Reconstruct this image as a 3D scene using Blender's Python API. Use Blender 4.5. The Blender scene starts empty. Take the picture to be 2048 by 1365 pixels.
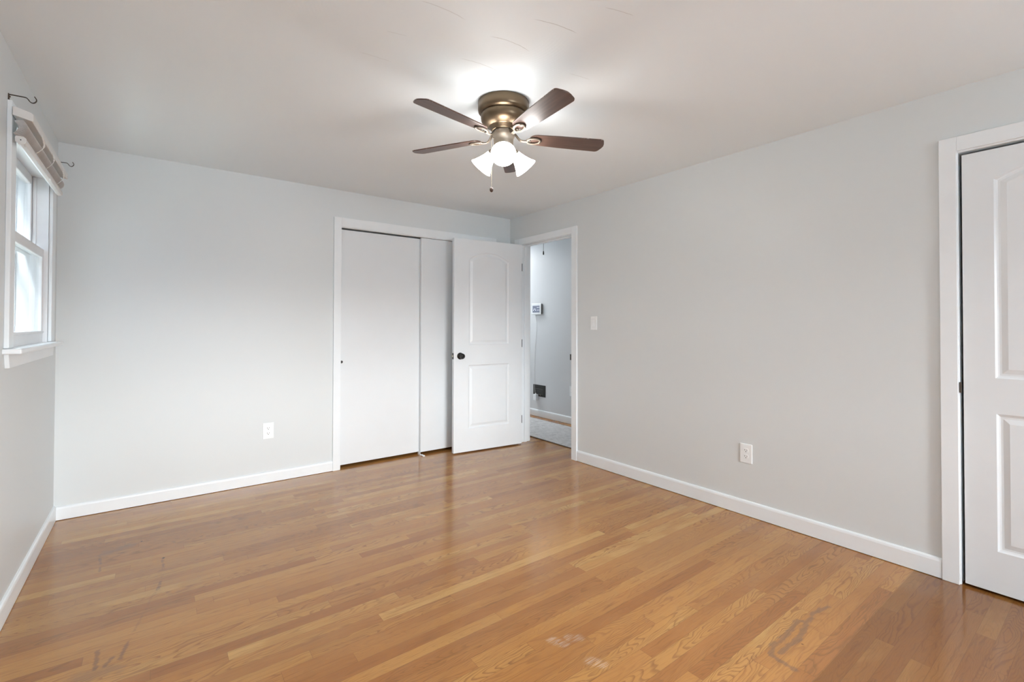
import bpy, bmesh, math
from mathutils import Vector, Matrix

S = bpy.context.scene
COL = S.collection

# ---------------------------------------------------------------- camera
F_PX, PP_Y = 944.35, 639.5
YAW, PITCH, ROLL = math.radians(37.163), math.radians(0.684), math.radians(0.125)
CAM_Z = 1.22
cam = bpy.data.cameras.new('camera')
cam.sensor_width = 36.0
cam.lens = 36.0 * F_PX / 2048.0
cam.shift_y = -(682.5 - PP_Y) / 2048.0
cam.clip_start = 0.02
cam_o = bpy.data.objects.new('camera', cam)
COL.objects.link(cam_o)
_fw = Vector((math.sin(YAW) * math.cos(PITCH), math.cos(YAW) * math.cos(PITCH), math.sin(PITCH)))
_rt = Vector((math.cos(YAW), -math.sin(YAW), 0))
_up = _rt.cross(_fw)
_r2 = _rt * math.cos(ROLL) + _up * math.sin(ROLL)
_u2 = -_rt * math.sin(ROLL) + _up * math.cos(ROLL)
cam_o.matrix_world = Matrix(((_r2.x, _u2.x, -_fw.x, 0), (_r2.y, _u2.y, -_fw.y, 0),
                             (_r2.z, _u2.z, -_fw.z, CAM_Z), (0, 0, 0, 1)))
S.camera = cam_o

# ---------------------------------------------------------------- view, world, daylight
S.view_settings.view_transform = 'Standard'
S.view_settings.look = 'None'
S.view_settings.gamma = 1.0
S.view_settings.use_curve_mapping = False
S.view_settings.exposure = 0.47
S.cycles.max_bounces = 14
S.cycles.diffuse_bounces = 10
S.cycles.glossy_bounces = 6
S.cycles.transparent_max_bounces = 16
S.cycles.caustics_reflective = False
S.cycles.caustics_refractive = False
S.cycles.sample_clamp_indirect = 6.0
S.cycles.use_denoising = True

SKY_STRENGTH = 54.0
HALL_WATTS = 18.0
LAMP_EMIT = 24.0

W = bpy.data.worlds.new('overcast_sky')
S.world = W
W.use_nodes = True
_n = W.node_tree
_n.nodes.clear()
_tc = _n.nodes.new('ShaderNodeTexCoord')
_sx = _n.nodes.new('ShaderNodeSeparateXYZ')
_mr = _n.nodes.new('ShaderNodeMapRange')
_mr.inputs[1].default_value = -0.20
_mr.inputs[2].default_value = 0.50
_rp = _n.nodes.new('ShaderNodeValToRGB')
_rp.color_ramp.elements[0].color = (0.225, 0.25, 0.275, 1)      # pale ground and trees
_rp.color_ramp.elements[1].color = (0.91, 0.95, 0.975, 1)          # overcast sky
_e = _rp.color_ramp.elements.new(0.29)
_e.color = (0.16, 0.175, 0.19, 1)
_e = _rp.color_ramp.elements.new(0.38)
_e.color = (0.89, 0.93, 0.955, 1)
_bg = _n.nodes.new('ShaderNodeBackground')
_bg.inputs[1].default_value = SKY_STRENGTH
_wo = _n.nodes.new('ShaderNodeOutputWorld')
_n.links.new(_tc.outputs['Generated'], _sx.inputs[0])
_n.links.new(_sx.outputs[2], _mr.inputs[0])
_n.links.new(_mr.outputs[0], _rp.inputs[0])
_n.links.new(_rp.outputs[0], _bg.inputs[0])
_n.links.new(_bg.outputs[0], _wo.inputs[0])


def area_light(name, loc, direction, sx, sy, watts, color, spread=180):
    l = bpy.data.lights.new(name, 'AREA')
    l.shape = 'RECTANGLE'
    l.size, l.size_y = sx, sy
    l.energy = watts
    l.color = color
    l.spread = math.radians(spread)
    o = bpy.data.objects.new(name, l)
    COL.objects.link(o)
    o.location = loc
    o.rotation_euler = Vector(direction).to_track_quat('-Z', 'Y').to_euler()
    return o


# ---------------------------------------------------------------- room constants (metres)
XL, XR, YB, YR, H = -0.487, 3.048, 4.057, -2.60, 2.36
T = 0.115                                    # partition thickness
HX = 4.106                                   # far wall of the hallway
WY0, WY1, WZ0, WZ1 = 2.86, 3.77, 1.115, 2.065   # left window opening
DY0, DY1, DZ = 3.10, 3.865, 2.055               # bedroom doorway in the right wall
RY0, RY1, RZ = -0.275, 0.503, 2.046             # second closet doorway in the right wall
CX0, CX1, CZ = 1.252, 2.800, 2.052              # sliding closet opening in the back wall
BX0, BX1, BZ0, BZ1 = 0.55, 2.35, 0.80, 1.85     # window in the rear wall, behind the camera
FAN = Vector((1.418, 1.946, 0))

# daylight arriving through the two bedroom windows, an unseen light added to brighten the hallway
for _nm, _loc, _dir, _sx, _sy in (('rear_window_portal', ((BX0 + BX1) / 2, YR - 0.13, (BZ0 + BZ1) / 2), (0, 1, 0), BX1 - BX0, BZ1 - BZ0),
                                  ('left_window_portal', (XL - 0.165, (WY0 + WY1) / 2, (WZ0 + WZ1) / 2), (1, 0, 0), WY1 - WY0, WZ1 - WZ0)):
    _p = area_light(_nm, _loc, _dir, _sx, _sy, 1.0, (1, 1, 1))
    _p.data.cycles.is_portal = True             # only guides the sampling of the sky through the opening
area_light('hallway_fill_light', (3.64, 5.75, H - 0.03), (0, 0, -1), 0.35, 0.35, HALL_WATTS, (0.97, 0.98, 1.0))


# ---------------------------------------------------------------- node helpers
class G:
    """small shader graph builder"""

    def __init__(self, name):
        self.m = bpy.data.materials.new(name)
        self.m.use_nodes = True
        self.t = self.m.node_tree
        self.t.nodes.clear()
        self.out = self.t.nodes.new('ShaderNodeOutputMaterial')

    def node(self, kind, **kw):
        n = self.t.nodes.new(kind)
        for k, v in kw.items():
            setattr(n, k, v)
        return n

    def put(self, sock, v):
        if v is None:
            return
        if isinstance(v, bpy.types.NodeSocket):
            self.t.links.new(v, sock)
        else:
            sock.default_value = v

    def math(self, op, a, b=None, c=None, clamp=False):
        n = self.node('ShaderNodeMath', operation=op, use_clamp=clamp)
        for i, v in enumerate((a, b, c)):
            self.put(n.inputs[i], v)
        return n.outputs[0]

    def xyz(self, x, y, z=0.0):
        n = self.node('ShaderNodeCombineXYZ')
        for i, v in enumerate((x, y, z)):
            self.put(n.inputs[i], v)
        return n.outputs[0]

    def pos(self):
        g = self.node('ShaderNodeNewGeometry')
        s = self.node('ShaderNodeSeparateXYZ')
        self.t.links.new(g.outputs['Position'], s.inputs[0])
        return g.outputs['Position'], s.outputs[0], s.outputs[1], s.outputs[2]

    def noise(self, vec, scale=1.0, detail=2.0, rough=0.5, dist=0.0):
        n = self.node('ShaderNodeTexNoise')
        self.put(n.inputs['Vector'], vec)
        n.inputs['Scale'].default_value = scale
        n.inputs['Detail'].default_value = detail
        n.inputs['Roughness'].default_value = rough
        n.inputs['Distortion'].default_value = dist
        return n.outputs[0]

    def white(self, x, y=None):
        n = self.node('ShaderNodeTexWhiteNoise', noise_dimensions='2D')
        self.put(n.inputs['Vector'], self.xyz(x, y if y is not None else 0.0))
        s = self.node('ShaderNodeSeparateColor')
        self.t.links.new(n.outputs['Color'], s.inputs[0])
        return s.outputs[0], s.outputs[1], s.outputs[2]

    def ramp(self, fac, stops, interp='LINEAR'):
        n = self.node('ShaderNodeValToRGB')
        cr = n.color_ramp
        cr.interpolation = interp
        while len(cr.elements) < len(stops):
            cr.elements.new(0.5)
        for e, (p, c) in zip(cr.elements, stops):
            e.position = p
            e.color = (*c, 1)
        self.put(n.inputs[0], fac)
        return n.outputs[0]

    def mix(self, fac, a, b, blend='MIX'):
        n = self.node('ShaderNodeMix', data_type='RGBA', blend_type=blend)
        self.put(n.inputs[0], fac)
        self.put(n.inputs[6], a)
        self.put(n.inputs[7], b)
        return n.outputs[2]

    def smooth(self, v, a, b, o0=0.0, o1=1.0):
        n = self.node('ShaderNodeMapRange', interpolation_type='SMOOTHSTEP')
        self.put(n.inputs[0], v)
        for i, x in enumerate((a, b, o0, o1)):
            n.inputs[i + 1].default_value = x
        return n.outputs[0]

    def bump(self, h, strength=0.1, dist=0.01):
        n = self.node('ShaderNodeBump')
        n.inputs['Strength'].default_value = strength
        n.inputs['Distance'].default_value = dist
        self.put(n.inputs['Height'], h)
        return n.outputs[0]

    def bsdf(self, color, rough=0.5, metal=0.0, normal=None, spec=0.5, coat=0.0, emit=None, estr=0.0):
        n = self.node('ShaderNodeBsdfPrincipled')
        if isinstance(color, tuple) and len(color) == 3:
            color = (*color, 1)
        self.put(n.inputs['Base Color'], color)
        self.put(n.inputs['Roughness'], rough)
        self.put(n.inputs['Metallic'], metal)
        self.put(n.inputs['Specular IOR Level'], spec)
        n.inputs['Coat Weight'].default_value = coat
        n.inputs['Coat Roughness'].default_value = 0.12
        if normal is not None:
            self.put(n.inputs['Normal'], normal)
        if emit:
            n.inputs['Emission Color'].default_value = (*emit, 1)
            n.inputs['Emission Strength'].default_value = estr
        self.t.links.new(n.outputs[0], self.out.inputs[0])
        return n


def simple(name, color, rough=0.5, metal=0.0, spec=0.5, vary=0.03, scale=40.0, bump=0.0, coat=0.0):
    g = G(name)
    p, x, y, z = g.pos()
    nz = g.noise(p, scale, 3)
    lo = tuple(c * (1 - vary) for c in color)
    hi = tuple(min(1, c * (1 + vary)) for c in color)
    c = g.ramp(nz, [(0.3, lo), (0.7, hi)])
    nrm = g.bump(g.noise(p, scale * 6, 2), bump, 0.002) if bump else None
    g.bsdf(c, rough, metal, nrm, spec, coat)
    return g.m


def emitter(name, color, strength):
    g = G(name)
    g.bsdf(color, 0.4, emit=color, estr=strength)
    return g.m


# ---------------------------------------------------------------- materials
def wall_paint(name, color):
    g = G(name)
    p, x, y, z = g.pos()
    big = g.noise(p, 0.9, 2)
    c = g.ramp(big, [(0.3, tuple(v * 0.985 for v in color)), (0.7, tuple(min(1, v * 1.01) for v in color))])
    roller = g.noise(p, 260, 2)
    wob = g.noise(p, 5, 2)
    h = g.math('ADD', g.math('MULTIPLY', roller, 0.12), g.math('MULTIPLY', wob, 0.5))
    g.bsdf(c, 0.42, 0, g.bump(h, 0.10, 0.006), 0.42)
    return g.m


M_WALL = wall_paint('grey_wall_paint', (0.690, 0.724, 0.734))
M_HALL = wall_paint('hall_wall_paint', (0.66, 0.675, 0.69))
M_TRIM = simple('white_trim_paint', (0.83, 0.872, 0.90), 0.32, spec=0.5, vary=0.012, scale=9, bump=0.02)
M_DOOR = simple('white_door_paint', (0.775, 0.814, 0.842), 0.34, spec=0.5, vary=0.01, scale=6, bump=0.03)
M_SLIDE = simple('white_slab_door_paint', (0.765, 0.800, 0.825), 0.36, spec=0.5, vary=0.01, scale=5, bump=0.02)
M_VINYL = simple('white_vinyl', (0.80, 0.815, 0.835), 0.35, vary=0.01)
M_PLASTIC = simple('white_plastic', (0.87, 0.90, 0.915), 0.35, vary=0.01)
M_SLOT = simple('dark_slot', (0.03, 0.03, 0.03), 0.6)
M_BRONZE = simple('aged_bronze', (0.160, 0.115, 0.073), 0.38, 0.92, vary=0.06, scale=14)
M_NICKEL = simple('satin_bronze_nickel', (0.30, 0.255, 0.205), 0.42, 0.85, vary=0.05, scale=18)
M_BLADEIRON = simple('dull_bronze_iron', (0.135, 0.108, 0.082), 0.5, 0.6, vary=0.06, scale=40)
M_BLACK = simple('oil_rubbed_black', (0.022, 0.021, 0.021), 0.32, 0.5, vary=0.1)
M_IRON = simple('brown_iron', (0.085, 0.066, 0.052), 0.45, 0.5, vary=0.1, scale=60)
M_VENT = simple('dark_grille_metal', (0.035, 0.035, 0.032), 0.5, 0.4)
M_SLAT = simple('grey_blind_slat', (0.78, 0.765, 0.76), 0.5, vary=0.05, scale=25)
M_CORD = simple('white_cord', (0.78, 0.78, 0.75), 0.8, vary=0.05, scale=300)
M_BLIND = simple('white_blind_rail', (0.74, 0.735, 0.72), 0.4, vary=0.02)
M_CHAIN = simple('brass_chain', (0.62, 0.55, 0.42), 0.35, 0.8)
M_FOB = simple('walnut_pull_fob', (0.05, 0.027, 0.02), 0.4, vary=0.2, scale=80)
M_SHADE = emitter('lit_frosted_glass', (1.0, 0.985, 0.96), LAMP_EMIT)
M_BULB = emitter('lit_bulb', (1.0, 0.985, 0.96), LAMP_EMIT * 1.6)
M_HOUSING = simple('dark_housing', (0.06, 0.05, 0.047), 0.5)
M_SCREEN = emitter('touch_screen', (0.10, 0.115, 0.16), 0.7)
M_ICON = emitter('screen_icons', (0.80, 0.84, 0.95), 0.8)


def blade_wood():
    g = G('dark_walnut_blade')
    tc = g.node('ShaderNodeTexCoord')
    s = g.node('ShaderNodeSeparateXYZ')
    g.t.links.new(tc.outputs['Object'], s.inputs[0])
    v = g.xyz(g.math('MULTIPLY', s.outputs[0], 3.0), g.math('MULTIPLY', s.outputs[1], 60.0), 0.0)
    c = g.ramp(g.noise(v, 1.0, 4, 0.6, 0.6), [(0.25, (0.050, 0.029, 0.022)), (0.75, (0.115, 0.064, 0.047))])
    # worn pale nicks along the edges of the blade
    w = g.noise(tc.outputs['Object'], 140, 3)
    edge = g.smooth(g.math('ABSOLUTE', s.outputs[1]), 0.0515, 0.0545)
    c = g.mix(g.math('MULTIPLY', edge, g.smooth(w, 0.60, 0.66), clamp=True), c, (0.55, 0.5, 0.46, 1))
    g.bsdf(c, 0.30, 0, None, 0.5)
    return g.m


M_BLADE = blade_wood()


def glass():
    g = G('window_glass')
    tr = g.node('ShaderNodeBsdfTransparent')
    tr.inputs[0].default_value = (0.93, 0.96, 0.96, 1)
    gl = g.node('ShaderNodeBsdfGlossy')
    gl.inputs['Roughness'].default_value = 0.02
    fr = g.node('ShaderNodeFresnel')
    gm = g.node('ShaderNodeNewGeometry')          # same reflectance from both sides of the pane
    ior = g.math('ADD', 1.35, g.math('MULTIPLY', gm.outputs['Backfacing'], 1 / 1.35 - 1.35))
    g.put(fr.inputs[0], ior)
    mx = g.node('ShaderNodeMixShader')
    g.t.links.new(fr.outputs[0], mx.inputs[0])
    g.t.links.new(tr.outputs[0], mx.inputs[1])
    g.t.links.new(gl.outputs[0], mx.inputs[2])
    g.t.links.new(mx.outputs[0], g.out.inputs[0])
    return g.m


M_GLASS = glass()


def ceiling_paint():
    g = G('white_ceiling_plaster')
    p, x, y, z = g.pos()
    c = g.ramp(g.noise(p, 0.8, 2), [(0.3, (0.815, 0.870, 0.90)), (0.7, (0.83, 0.885, 0.915))])
    # trowel sweeps left in the plaster: fine dark arcs  (cx, cy, r, start, end in degrees)
    arcs = [(1.312, 1.825, .520, 247, 270, .9), (1.164, 1.823, .318, 247, 284, .8), (1.154, 2.134, .421, 252, 284, .7),
            (1.753, 2.717, 1.21, 257, 263, .5), (0.840, 1.931, .437, 255, 281, .6), (0.814, 2.881, .944, 261, 270, .4),
            (0.848, 2.138, .417, 250, 262, .4), (1.47, 1.60, .50, 247, 262, .6)]
    dark = None
    jit = g.math('MULTIPLY', g.math('SUBTRACT', g.noise(p, 30, 2), 0.5), 0.006)
    for cx, cy, r, a0, a1, s in arcs:
        dx = g.math('SUBTRACT', x, cx)
        dy = g.math('SUBTRACT', y, cy)
        d = g.math('SQRT', g.math('ADD', g.math('MULTIPLY', dx, dx), g.math('MULTIPLY', dy, dy)))
        e = g.math('ABSOLUTE', g.math('SUBTRACT', g.math('ADD', d, jit), r))
        line = g.smooth(e, 0.0006, 0.0022, 1.0, 0.0)
        am, ah = math.radians((a0 + a1) / 2), math.radians((a1 - a0) / 2)
        dot = g.math('DIVIDE', g.math('ADD', g.math('MULTIPLY', dx, math.cos(am)), g.math('MULTIPLY', dy, math.sin(am))), d)
        line = g.math('MULTIPLY', line, g.smooth(dot, math.cos(ah), math.cos(ah * 0.6)))
        line = g.math('MULTIPLY', line, s)
        dark = line if dark is None else g.math('MAXIMUM', dark, line)
    c = g.mix(g.math('MULTIPLY', dark, 0.55), c, (0.33, 0.31, 0.30, 1))
    # faint concentric comb marks
    dx = g.math('SUBTRACT', x, 1.0)
    dy = g.math('SUBTRACT', y, 1.45)
    d = g.math('SQRT', g.math('ADD', g.math('MULTIPLY', dx, dx), g.math('MULTIPLY', dy, dy)))
    comb = g.math('MULTIPLY', g.math('SINE', g.math('MULTIPLY', d, 420.0)), g.smooth(g.noise(p, 2.2, 2), 0.5, 0.65))
    h = g.math('ADD', g.math('MULTIPLY', comb, 0.08), g.math('MULTIPLY', g.noise(p, 120, 2), 0.15))
    g.bsdf(c, 0.7, 0, g.bump(h, 0.12, 0.004), 0.25)
    return g.m


def oak_floor():
    g = G('oak_strip_floor')
    p, x, y, z = g.pos()
    wdt = 0.0572
    yy = g.math('DIVIDE', g.math('SUBTRACT', y, 0.678), wdt)
    row = g.math('FLOOR', yy)
    fy = g.math('SUBTRACT', yy, row)
    r0, r1, r2 = g.white(row, 3.7)
    ln = g.math('ADD', g.math('MULTIPLY', r1, 0.9), 0.6)
    u = g.math('ADD', g.math('DIVIDE', x, ln), g.math('MULTIPLY', r0, 37.0))
    cl = g.math('FLOOR', u)
    fx = g.math('SUBTRACT', u, cl)
    a, b, c3 = g.white(row, cl)
    off = g.math('MULTIPLY', a, 61.0)
    off2 = g.math('MULTIPLY', b, 43.0)
    # cathedral figure: contour lines of a stretched noise field
    warp = g.math('MULTIPLY', g.math('SUBTRACT', g.noise(g.xyz(g.math('MULTIPLY', x, 7.0), g.math('MULTIPLY', y, 22.0), off), 1.0, 2), 0.5), 0.55)
    vx = g.math('ADD', g.math('MULTIPLY', x, 1.15), off)
    vy = g.math('ADD', g.math('ADD', g.math('MULTIPLY', y, 11.0), off2), warp)
    fld = g.noise(g.xyz(vx, vy, off2), 1.0, 1.2, 0.45)
    t = g.math('MULTIPLY', fld, g.math('ADD', 22.0, g.math('MULTIPLY', c3, 24.0)))
    saw = g.math('FRACT', t)
    ring = g.math('MULTIPLY', g.smooth(saw, 0.48, 0.88), g.smooth(saw, 0.90, 1.0, 1.0, 0.0))
    # fine straight pores
    fine = g.noise(g.xyz(g.math('ADD', g.math('MULTIPLY', x, 9.0), off), g.math('MULTIPLY', y, 330.0), off2), 1.0, 3, 0.6)
    pore = g.smooth(fine, 0.52, 0.72)
    streak = g.noise(g.xyz(g.math('ADD', g.math('MULTIPLY', x, 3.2), off2), g.math('ADD', g.math('MULTIPLY', y, 95.0), g.math('MULTIPLY', warp, 6.0)), off), 1.0, 3, 0.65)
    streak = g.smooth(streak, 0.54, 0.70)
    blot = g.noise(g.xyz(g.math('ADD', g.math('MULTIPLY', x, 3.0), off), g.math('ADD', g.math('MULTIPLY', y, 8.0), off2), 0.0), 1.0, 3)
    tone = g.math('ADD', a, g.math('MULTIPLY', g.math('SUBTRACT', blot, 0.5), 0.7))
    col = g.ramp(tone, [(0.0, (0.318, 0.127, 0.033)), (0.30, (0.388, 0.170, 0.045)), (0.62, (0.432, 0.198, 0.053)), (0.93, (0.470, 0.233, 0.066)), (1.0, (0.535, 0.296, 0.092))])
    gs = g.math('ADD', 0.16, g.math('MULTIPLY', g.smooth(b, 0.15, 1.0), 0.55))
    col = g.mix(g.math('MULTIPLY', ring, gs), col, (0.205, 0.088, 0.026, 1))
    col = g.mix(g.math('MULTIPLY', pore, 0.32), col, (0.20, 0.09, 0.035, 1))
    col = g.mix(g.math('MULTIPLY', streak, g.math('ADD', 0.22, g.math('MULTIPLY', c3, 0.34))), col, (0.17, 0.068, 0.02, 1))
    # seams between strips and butt ends
    ey = g.math('MULTIPLY', g.math('MINIMUM', fy, g.math('SUBTRACT', 1.0, fy)), wdt)
    ex = g.math('MULTIPLY', g.math('MINIMUM', fx, g.math('SUBTRACT', 1.0, fx)), ln)
    seam = g.smooth(g.math('MINIMUM', ey, ex), 0.0003, 0.0012, 1.0, 0.0)
    col = g.mix(g.math('MULTIPLY', seam, 0.42), col, (0.10, 0.045, 0.018, 1))
    # older, darker stained strips near the second closet door
    old = g.smooth(y, 0.674, 0.679, 1.0, 0.0)
    col = g.mix(g.math('MULTIPLY', old, 0.85), col, (0.60, 0.50, 0.40, 1), 'MULTIPLY')
    col = g.mix(g.math('MULTIPLY', old, 0.45), col, (0.170, 0.068, 0.016, 1))
    # greyer worn traffic area
    worn = g.smooth(g.noise(g.xyz(g.math('MULTIPLY', x, 0.9), g.math('MULTIPLY', y, 1.6), 4.2), 1.0, 3), 0.50, 0.68)
    col = g.mix(g.math('MULTIPLY', worn, 0.25), col, (0.35, 0.195, 0.08, 1))
    # a patch where amber finish is left
    d = g.math('ADD', g.math('POWER', g.math('DIVIDE', g.math('SUBTRACT', x, 1.80), 0.30), 2.0),
               g.math('POWER', g.math('DIVIDE', g.math('SUBTRACT', g.math('ADD', g.math('MULTIPLY', g.math('ADD', row, 0.5), wdt), 0.678), 1.97), 0.10), 2.0))
    d = g.math('ADD', d, g.math('MULTIPLY', g.noise(p, 9, 3), 0.9))
    col = g.mix(g.math('MULTIPLY', g.smooth(d, 0.7, 1.6, 1.0, 0.0), 0.40), col, (0.56, 0.29, 0.075, 1))

    n1 = g.noise(g.xyz(g.math('MULTIPLY', x, 22.0), g.math('MULTIPLY', y, 60.0), 0.0), 1.0, 3)

    def strokes(paths, width, amp=2.2):
        acc = None
        for pts in paths:
            for (ax, ay), (bx, by) in zip(pts[:-1], pts[1:]):
                ux, uy = bx - ax, by - ay
                ll = ux * ux + uy * uy
                px = g.math('SUBTRACT', x, ax)
                py = g.math('SUBTRACT', y, ay)
                tt = g.math('DIVIDE', g.math('ADD', g.math('MULTIPLY', px, ux), g.math('MULTIPLY', py, uy)), ll, clamp=True)
                qx = g.math('SUBTRACT', px, g.math('MULTIPLY', tt, ux))
                qy = g.math('SUBTRACT', py, g.math('MULTIPLY', tt, uy))
                dd = g.math('SQRT', g.math('ADD', g.math('MULTIPLY', qx, qx), g.math('MULTIPLY', qy, qy)))
                acc = dd if acc is None else g.math('MINIMUM', acc, dd)
        acc = g.math('ADD', acc, g.math('MULTIPLY', g.math('SUBTRACT', n1, 0.5), width * amp))
        return g.smooth(acc, width * 0.25, width, 1.0, 0.0)

    scr = strokes([[(.046, 3.068), (.047, 2.941), (.029, 2.746), (.018, 2.698)], [(-.219, 3.314), (-.207, 3.2), (-.203, 3.093)]], 0.0085)
    brk = g.smooth(g.noise(p, 14, 3, 0.7), 0.40, 0.60)
    scr = g.math('MULTIPLY', scr, brk)
    col = g.mix(g.math('MULTIPLY', scr, 0.50), col, (0.09, 0.065, 0.05, 1))
    scr2 = strokes([[(-.157, 2.345), (-.156, 2.226)], [(-.069, 2.344), (-.088, 2.245)], [(-.13, 2.23), (-.11, 2.27)]], 0.011)
    scr3 = strokes([[(.012, 2.70), (-.002, 2.645), (-.067, 2.343)]], 0.007)
    col = g.mix(g.math('MULTIPLY', g.math('MULTIPLY', scr3, brk), 0.25), col, (0.12, 0.07, 0.04, 1))
    col = g.mix(g.math('MULTIPLY', scr2, 0.45), col, (0.075, 0.05, 0.04, 1))
    smu = strokes([[(-.20, 2.205), (-.10, 2.19)], [(-.19, 3.32), (-.10, 3.36)]], 0.045)
    col = g.mix(g.math('MULTIPLY', smu, 0.35), col, (0.17, 0.11, 0.065, 1))
    stain = strokes([[(2.345, .814), (2.253, .834), (2.15, .823), (2.135, .851), (2.009, .839), (1.891, .844), (1.837, .828), (1.826, .799), (1.823, .735)],
                     [(2.15, .823), (2.023, .802), (1.919, .805), (1.872, .81)]], 0.016)
    col = g.mix(g.math('MULTIPLY', stain, 0.50), col, (0.13, 0.085, 0.06, 1))
    dots = strokes([[(-.046, 3.386), (-.044, 3.384)], [(1.989, .78), (1.990, .778)], [(.05, 3.075), (.052, 3.07)]], 0.006)
    col = g.mix(g.math('MULTIPLY', dots, 0.8), col, (0.05, 0.02, 0.012, 1))
    whit = strokes([[(1.235, 1.375), (1.262, 1.328)], [(1.275, 1.205), (1.295, 1.165)], [(1.30, 1.34), (1.33, 1.325)]], 0.032, 0.9)
    whm = g.math('MULTIPLY', whit, g.smooth(fine, 0.42, 0.62))
    col = g.mix(g.math('MULTIPLY', whm, 0.36), col, (0.62, 0.53, 0.45, 1))

    rough = g.math('ADD', 0.10, g.math('MULTIPLY', g.noise(p, 3.5, 3), 0.12))
    rough = g.math('ADD', rough, g.math('MULTIPLY', whm, 0.25))
    wav = g.noise(g.xyz(g.math('MULTIPLY', x, 2.0), g.math('MULTIPLY', y, 14.0), off), 1.0, 2)
    h = g.math('SUBTRACT', g.math('MULTIPLY', wav, 0.5), g.math('ADD', g.math('MULTIPLY', seam, 0.5), g.math('MULTIPLY', fine, 0.03)))
    g.bsdf(col, rough, 0, g.bump(h, 0.05, 0.004), 0.72)
    return g.m


def rug_fabric():
    g = G('grey_marled_rug')
    p, x, y, z = g.pos()
    n = g.noise(g.xyz(g.math('MULTIPLY', x, 22.0), g.math('MULTIPLY', y, 14.0), 0.0), 1.0, 5, 0.7)
    n2 = g.noise(p, 160, 3, 0.7)
    c = g.ramp(g.math('ADD', g.math('MULTIPLY', n, 0.7), g.math('MULTIPLY', n2, 0.35)),
               [(0.33, (0.28, 0.28, 0.285)), (0.45, (0.55, 0.545, 0.54)), (0.62, (0.70, 0.695, 0.69))])
    g.bsdf(c, 0.95, 0, g.bump(n2, 0.5, 0.006), 0.1)
    return g.m


M_CEIL = ceiling_paint()
M_FLOOR = oak_floor()
M_RUG = rug_fabric()
M_RUGEDGE = simple('dark_rug_binding', (0.12, 0.09, 0.075), 0.9)


# ---------------------------------------------------------------- mesh helpers
def tag(o, label=None, cat=None, group=None, kind=None):
    if label:
        o['label'] = label
    if cat:
        o['category'] = cat
    if group:
        o['group'] = group
    if kind:
        o['kind'] = kind
    return o


def empty(name, loc, label, cat, group=None, kind=None, rz=0.0):
    o = bpy.data.objects.new(name, None)
    o.empty_display_size = 0.05
    COL.objects.link(o)
    o.location = loc
    o.rotation_euler = (0, 0, rz)
    return tag(o, label, cat, group, kind)


def obj(name, bm, mat, parent=None, bevel=0.0, smooth=False, seg=2):
    """one mesh object; when it has a parent, bm is already in the parent's local space"""
    bmesh.ops.recalc_face_normals(bm, faces=bm.faces)
    me = bpy.data.meshes.new(name)
    bm.to_mesh(me)
    bm.free()
    me.materials.append(mat)
    if smooth:
        for f in me.polygons:
            f.use_smooth = True
    o = bpy.data.objects.new(name, me)
    COL.objects.link(o)
    if parent is not None:
        o.parent = parent
    if bevel:
        m = o.modifiers.new('bevel', 'BEVEL')
        m.width = bevel
        m.segments = seg
        m.limit_method = 'ANGLE'
        m.angle_limit = math.radians(40)
    return o


def box(bm, x0, x1, y0, y1, z0, z1):
    v = [bm.verts.new((x, y, z)) for z in (z0, z1) for x, y in ((x0, y0), (x1, y0), (x1, y1), (x0, y1))]
    for a in ((3, 2, 1, 0), (4, 5, 6, 7), (0, 1, 5, 4), (1, 2, 6, 5), (2, 3, 7, 6), (3, 0, 4, 7)):
        bm.faces.new([v[i] for i in a])
    return bm


def boxes(*bs):
    bm = bmesh.new()
    for b in bs:
        box(bm, *b)
    return bm


def prism(bm, pts, axis, a0, a1):
    """extrude a 2-D outline along an axis; the outline's two coordinates are the remaining axes in order"""
    def at(p, a):
        if axis == 'x':
            return (a, p[0], p[1])
        if axis == 'y':
            return (p[0], a, p[1])
        return (p[0], p[1], a)
    r0 = [bm.verts.new(at(p, a0)) for p in pts]
    r1 = [bm.verts.new(at(p, a1)) for p in pts]
    n = len(pts)
    for i in range(n):
        bm.faces.new((r0[i], r0[(i + 1) % n], r1[(i + 1) % n], r1[i]))
    bm.faces.new(r0[::-1])
    bm.faces.new(r1)
    return bm


def lathe(bm, prof, mat=Matrix.Identity(4), n=40, cap0=True, cap1=True):
    """prof: (radius, z) from one end to the other"""
    rings = []
    for r, z in prof:
        rings.append([bm.verts.new(mat @ Vector((r * math.cos(k * 2 * math.pi / n), r * math.sin(k * 2 * math.pi / n), z))) for k in range(n)])
    for a, b in zip(rings[:-1], rings[1:]):
        for k in range(n):
            bm.faces.new((a[k], a[(k + 1) % n], b[(k + 1) % n], b[k]))
    if cap0:
        bm.faces.new(rings[0])
    if cap1:
        bm.faces.new(rings[-1][::-1])
    return bm


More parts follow.
